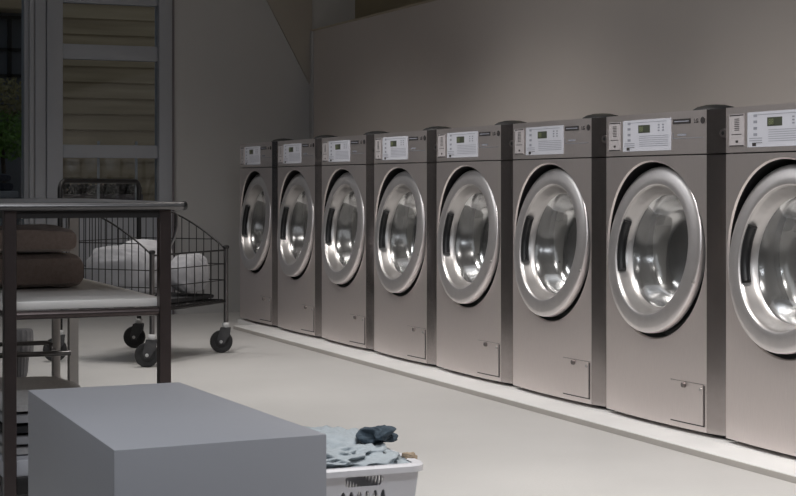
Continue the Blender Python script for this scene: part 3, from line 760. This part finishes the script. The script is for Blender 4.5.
for i, (p, ang) in enumerate(((fl, 2.9), (fr_, 2.8), (rr_, 2.7), (rl, 2.9))):
    # wheel axis roughly across the view, trailing a little
    R = Matrix.Rotation(ang, 3, 'Z'); tr = R @ Vector((0.022, 0, 0)); c = Vector((p.x + tr.x, p.y + tr.y, WR))
    bm = new(); rot = R @ Matrix.Identity(3)
    lathe(bm, [(0.030, 0.009), (0.040, 0.0125), (0.050, 0.011), (WR, 0.005), (WR, -0.005), (0.050, -0.011), (0.040, -0.0125), (0.030, -0.009)], c, n=36, rot=rot, closed=True); wh = obj('wheel', bm, 'rubber', cart, 50)
    bm = new(); lathe(bm, [(0, 0.012), (0.010, 0.012), (0.012, 0.008), (0.032, 0.007), (0.032, -0.007), (0.012, -0.008), (0.010, -0.012), (0, -0.012)], c, n=24, rot=rot, axis='y'); obj('hub', bm, 'rubber', wh, 50)
    bm = new(); lathe(bm, [(0, 0.0225), (0.006, 0.022), (0.0075, 0.018), (0.0075, -0.018), (0.006, -0.022), (0, -0.0225)], c, n=14, rot=rot); obj('axle', bm, 'collar', wh, 50)
    bm = new()
    for s in (-1, 1):
        o_ = R @ Vector((0, s*0.0165, 0)); u = R @ Vector((1, 0, 0)); th = R @ Vector((0, s*0.0015, 0))
        prof = [(-0.012, WR - 0.012), (0.010, WR - 0.014), (0.018, WR + 0.01), (0.004, 0.118), (-0.044, 0.118), (-0.040, WR + 0.03)]
        va = [bm.verts.new(Vector((c.x, c.y, 0)) + u*x + o_ - th + Vector((0, 0, z))) for x, z in prof]
        vb = [bm.verts.new(Vector((c.x, c.y, 0)) + u*x + o_ + th + Vector((0, 0, z))) for x, z in prof]
        bm.faces.new(va); bm.faces.new(vb[::-1])
        for k in range(6): bm.faces.new((va[k], va[(k+1) % 6], vb[(k+1) % 6], vb[k]))
    lathe(bm, [(0, 0.114), (0.021, 0.114), (0.021, 0.120), (0, 0.120)], (p.x, p.y, 0), axis='z', n=20)
    obj('fork', bm, 'fork', cart, 40)
    bm = new(); lathe(bm, [(0, 0.120), (0.017, 0.120), (0.018, 0.124), (0.018, 0.138), (0.014, 0.142), (0, 0.142)], (p.x, p.y, 0), axis='z', n=20); obj('collar', bm, 'collar', cart, 50)
# laundry inside the cart
def pin(k, m, z): q = lerp(lerp(FLc, FRc, k), lerp(RLc, RRc, k), m); return (q.x, q.y, z)
cang = math.atan2((FRc-FLc).y, (FRc-FLc).x)
# local oriented clamp through bounds in the cart frame is kept by small sizes
bmf = folded('folded_mat', 'dark_cloth', -0.28, 0.28, -0.20, 0.20, 0, 0.022, 1, 55, 0.0)
bmf.location = pin(0.5, 0.5, zb + 0.004); bmf.rotation_euler = (0, 0, cang); tag(bmf, 'black mat lying flat in the bottom of the wire cart', 'mat')
gl = 'laundry in the wire cart'
def cgar(name, m, k, mm, z, s, seed, lab, cat, **kw):
    g = garment(name, m, (0, 0, 0), s, seed, 0, **kw); g.location = pin(k, mm, z); g.rotation_euler = (0, 0, cang); tag(g, lab, cat, gl); return g
cgar('laundry_bag', 'pale_cloth', 0.74, 0.21, zb + 0.125, (0.115, 0.075, 0.095), 61, 'rounded pale grey laundry bag at the front right of the wire cart', 'bag', ridges=3, amp=0.15, flat=-0.9, sq=0.8)
cgar('bed_sheet', 'white_cloth', 0.67, 0.67, zb + 0.15, (0.165, 0.105, 0.125), 67, 'pale bed sheet heaped against the tall handle of the wire cart', 'sheet', ridges=4, amp=0.18, flat=-0.9, sq=0.7)
cgar('bed_sheet', 'pale_cloth', 0.20, 0.48, zb + 0.14, (0.085, 0.18, 0.12), 71, 'pale grey sheet bunched at the left of the wire cart', 'sheet', ridges=4, amp=0.18, flat=-0.9, sq=0.7)

# ================================================================= OUTSIDE
YS = YB + 2.6
bm = new(); box(bm, -8, X_far, YB + 0.12, 16, -0.1, -0.005); tag(obj('paving', bm, 'out_ground'), 'grey paving outside the back door', 'paving'); bpy.data.objects['paving']['kind'] = 'structure'
bm = new(); xs0 = X_at(45, YS); box(bm, xs0, X_at(185, YS) + 0.8, YS, YS + 0.15, -0.005, 2.6)
z = 0.1
tag(obj('siding_wall', bm, 'siding'), 'ochre boarded wall outside, seen through the glazed door', 'wall'); bpy.data.objects['siding_wall']['kind'] = 'structure'
# boards' shadow gaps as real laps
bm = new(); z = 0.0; i = 0
while z < 2.6:
    v = [bm.verts.new(p) for p in ((xs0, YS, z + 0.12), (xs0, YS - 0.016, z), (xs0, YS, z))]; w = [bm.verts.new((X_at(185, YS) + 0.8, q.co.y, q.co.z)) for q in v]
    bm.faces.new(v); bm.faces.new(w[::-1])
    for k in range(3): bm.faces.new((v[k], v[(k+1) % 3], w[(k+1) % 3], w[k]))
    z += 0.12
o = obj('siding_boards', bm, 'siding'); o.parent = bpy.data.objects['siding_wall']
# dark hedge box low outside door
YH = YS - 0.35
tr_ = thing('planter_trough', 'dark planter trough against the boarded wall outside', 'planter', (X_at(100, YH), YH, 0))
zt1 = z_at(186, *at(100, 11.9)); bm = new(); box(bm, -0.34, 0.30, -0.1, 0.1, 0, zt1 - 0.06, 0.01); obj('trough', bm, 'table_metal', tr_, 40)
bm = new(); rnd = random.Random(4)
for i in range(1300):
    c = Vector((rnd.uniform(-0.33, 0.29), rnd.uniform(-0.1, 0.1), zt1 - 0.06 + rnd.uniform(-0.01, 0.07))); a = Vector((rnd.gauss(0, 1), rnd.gauss(0, 1), rnd.gauss(0, 1))).normalized()*0.02; b = a.orthogonal().normalized()*0.010
    bm.faces.new([bm.verts.new(c + q) for q in (-a, b, a, -b)])
obj('foliage', bm, 'leaf_dark', tr_)
# grey house wall with dark-barred window, seen through left window
YG = YB + 3.4
bm = new(); box(bm, -6, X_at(40, YG) , YG, YG + 0.15, -0.005, 3.2); o = obj('neighbour_wall', bm, 'grey_render'); o['kind'] = 'structure'; 
bm = new(); xg0, xg1 = X_at(-60, YG), X_at(20, YG)
zg = lambda y: z_at(y, X_at(10, YG), YG)
wg = thing('barred_window', 'dark-barred window on the grey house wall outside', 'window', ((xg0+xg1)/2, YG, zg(78)))
gx = wg.location.x; gz = wg.location.z
for y in (18, 50, 76): box(bm, xg0 - gx, xg1 - gx, -0.05, -0.02, zg(y) - 0.012 - gz, zg(y) + 0.012 - gz)
for px in (-56, -24, 8.5): xx = X_at(px, YG); box(bm, xx - gx - 0.016, xx - gx + 0.016, -0.05, -0.02, -0.0, zg(18) - gz)
obj('window_bars', bm, 'black', wg)
bm = new(); box(bm, xg0 - gx, xg1 - gx, -0.02, 0.0, 0, zg(18) - gz); obj('pane', bm, mat('dull_pane', (0.12, 0.13, 0.15), 0.3, 0, 2, 0.1), wg)
bm = new(); box(bm, xg0 - 0.1, xg1 + 0.1, YG - 0.3, YG, zg(13), zg(13) + 0.4, 0.01); o = obj('awning', bm, 'siding'); tag(o, 'brown timber canopy board above the barred window outside', 'canopy')
# shrub
YP = YB + 1.3
sx, sy = X_at(2, YP), YP
sh = thing('potted_shrub', 'leafy green shrub outside the left window, olive at the top', 'shrub', (sx, sy, 0))
zs0, zs1 = z_at(160, sx, sy), z_at(78, sx, sy)
for nm, m_, za, zb2, N in (('foliage', 'leaf', zs0, zs0 + (zs1-zs0)*0.62, 1500), ('upper_foliage', 'leaf_brown', zs0 + (zs1-zs0)*0.5, zs1, 900)):
    bm = new(); rnd = random.Random(len(nm))
    for i in range(N):
        zc_ = (za+zb2)/2; u = Vector((rnd.gauss(0, 1), rnd.gauss(0, 1), rnd.gauss(0, 1))).normalized()*rnd.random()**0.33
        c = Vector((u.x*0.30, u.y*0.25, zc_ + u.z*(zb2-za)/2)); a = Vector((rnd.gauss(0, 1), rnd.gauss(0, 1), rnd.gauss(0, 1))).normalized()*rnd.uniform(0.015, 0.03); b = a.orthogonal().normalized()*0.011
        bm.faces.new([bm.verts.new(c + q) for q in (-a, b, a, -b)])
    obj(nm, bm, m_, sh)
bm = new(); tube(bm, [(0, 0, 0.3), (0.02, 0, 0.7), (0, 0.02, zs0 + 0.2)], 0.014, 8); tube(bm, [(0, 0, 0.3), (-0.05, 0.02, 0.7), (-0.1, 0, zs0 + 0.15)], 0.010, 8); obj('stem', bm, 'bark', sh)
bm = new(); lathe(bm, [(0, 0), (0.13, 0), (0.17, 0.3), (0.18, 0.32), (0.16, 0.32), (0.15, 0.28), (0, 0.28)], (0, 0, 0), axis='z', n=32); obj('pot', bm, 'out_ground', sh, 40)
# garden bench with navy cushions
YC = YB + 0.55
cxr = X_at(13, YC)
gb = thing('garden_bench', 'pale garden bench outside the left window', 'bench', (cxr - 0.4, YC + 0.15, 0))
zc0 = z_at(191, cxr, YC)
bm = new(); box(bm, -0.42, 0.43, -0.17, 0.17, zc0 - 0.04, zc0, 0.006); obj('seat', bm, 'frame', gb, 40)
for ax2 in (-0.38, 0.38):
    for ay2 in (-0.14, 0.14): bm = new(); box(bm, ax2 - 0.02, ax2 + 0.02, ay2 - 0.02, ay2 + 0.02, 0, zc0 - 0.04); obj('leg', bm, 'frame', gb)
hc = (z_at(173, cxr, YC) - zc0)/2
for i in range(2):
    o = folded('cushion', 'dark_blue', cxr - 0.6, cxr - 0.01*i, YC + 0.0, YC + 0.3, zc0 + 0.001 + i*hc, hc - 0.002, 1, 80 + i, 0.006)
    tag(o, ['navy cushion on the garden bench outside, the lower one', 'navy cushion lying on top of the other on the garden bench'][i], 'cushion', 'navy cushions on the garden bench')

# ================================================================= LIGHTS
def area(name, loc, target, sx, sy, power, rgb=(1, 1, 1), spread=180):
    l = bpy.data.lights.new(name, 'AREA'); l.shape = 'RECTANGLE'; l.size = sx; l.size_y = sy; l.energy = power; l.color = rgb; l.spread = math.radians(spread)
    o = bpy.data.objects.new(name, l); col.objects.link(o); o.location = loc
    o.rotation_euler = (Vector(target) - Vector(loc)).to_track_quat('-Z', 'Y').to_euler(); return o
def spot(name, loc, target, power, size, blend, rgb=(1, 1, 1), rad=0.05):
    l = bpy.data.lights.new(name, 'SPOT'); l.energy = power; l.spot_size = math.radians(size); l.spot_blend = blend; l.color = rgb; l.shadow_soft_size = rad
    o = bpy.data.objects.new(name, l); col.objects.link(o); o.location = loc
    o.rotation_euler = (Vector(target) - Vector(loc)).to_track_quat('-Z', 'Y').to_euler(); return o
for nm, xx, yy, pw in (('near', 1.65, 2.5, 300), ('mid', 1.6, 4.4, 165), ('far', 1.55, 6.3, 185), ('back', 1.45, 8.0, 90)):
    spot('ceiling_spot_' + nm, (xx, yy, 2.7), (2.5, yy + 0.2, 0.0), pw, 86, 1.0, (1, 0.96, 0.925), 0.2)
spot('ceiling_spot_door', (-0.6, 8.2, 2.65), (2.78, 5.8, 0.55), 66, 58, 0.9, (0.96, 0.98, 1.0), 0.25)  # unseen spot added to brighten the washer door rings
pl = bpy.data.lights.new('fill_behind_wall', 'POINT'); pl.energy = 6.0; pl.color = (1, 0.88, 0.7); pl.shadow_soft_size = 0.12  # unseen lamp added to light the surfaces above the low wall
po_ = bpy.data.objects.new('fill_behind_wall', pl); col.objects.link(po_); po_.location = ((XW + 0.1 + X_far)/2, 6.5, 2.55)
area('ambient_fill', (0.6, 4.5, 2.7), (0.8, 5.5, 0.3), 1.5, 6.0, 40, (0.93, 0.96, 1.0), 180)  # unseen area light added as general ambient fill

area('front_fill', (1.0, 0.5, 2.7), (0.8, 3.6, 0.3), 0.8, 0.8, 18, (0.90, 0.94, 1.0), 120)  # unseen light added to lift table shelf, bench front and blankets

w = bpy.data.worlds.new('world'); scn.world = w; w.use_nodes = True
w.node_tree.nodes['Background'].inputs['Color'].default_value = (0.75, 0.85, 1.0, 1)
w.node_tree.nodes['Background'].inputs['Strength'].default_value = 0.2

# ================================================================= CAMERA
cam = bpy.data.cameras.new('camera'); co = bpy.data.objects.new('camera', cam); col.objects.link(co)
co.location = (0, 0, CZ); co.rotation_euler = (PI/2, 0, -TH)
cam.sensor_width = 36; cam.sensor_fit = 'HORIZONTAL'; cam.lens = FPX/796*36; cam.shift_y = -64/796; cam.clip_end = 100
scn.camera = co
scn.view_settings.view_transform = 'Standard'; scn.view_settings.look = 'None'; scn.view_settings.exposure = 0; scn.view_settings.gamma = 1; scn.view_settings.use_curve_mapping = False
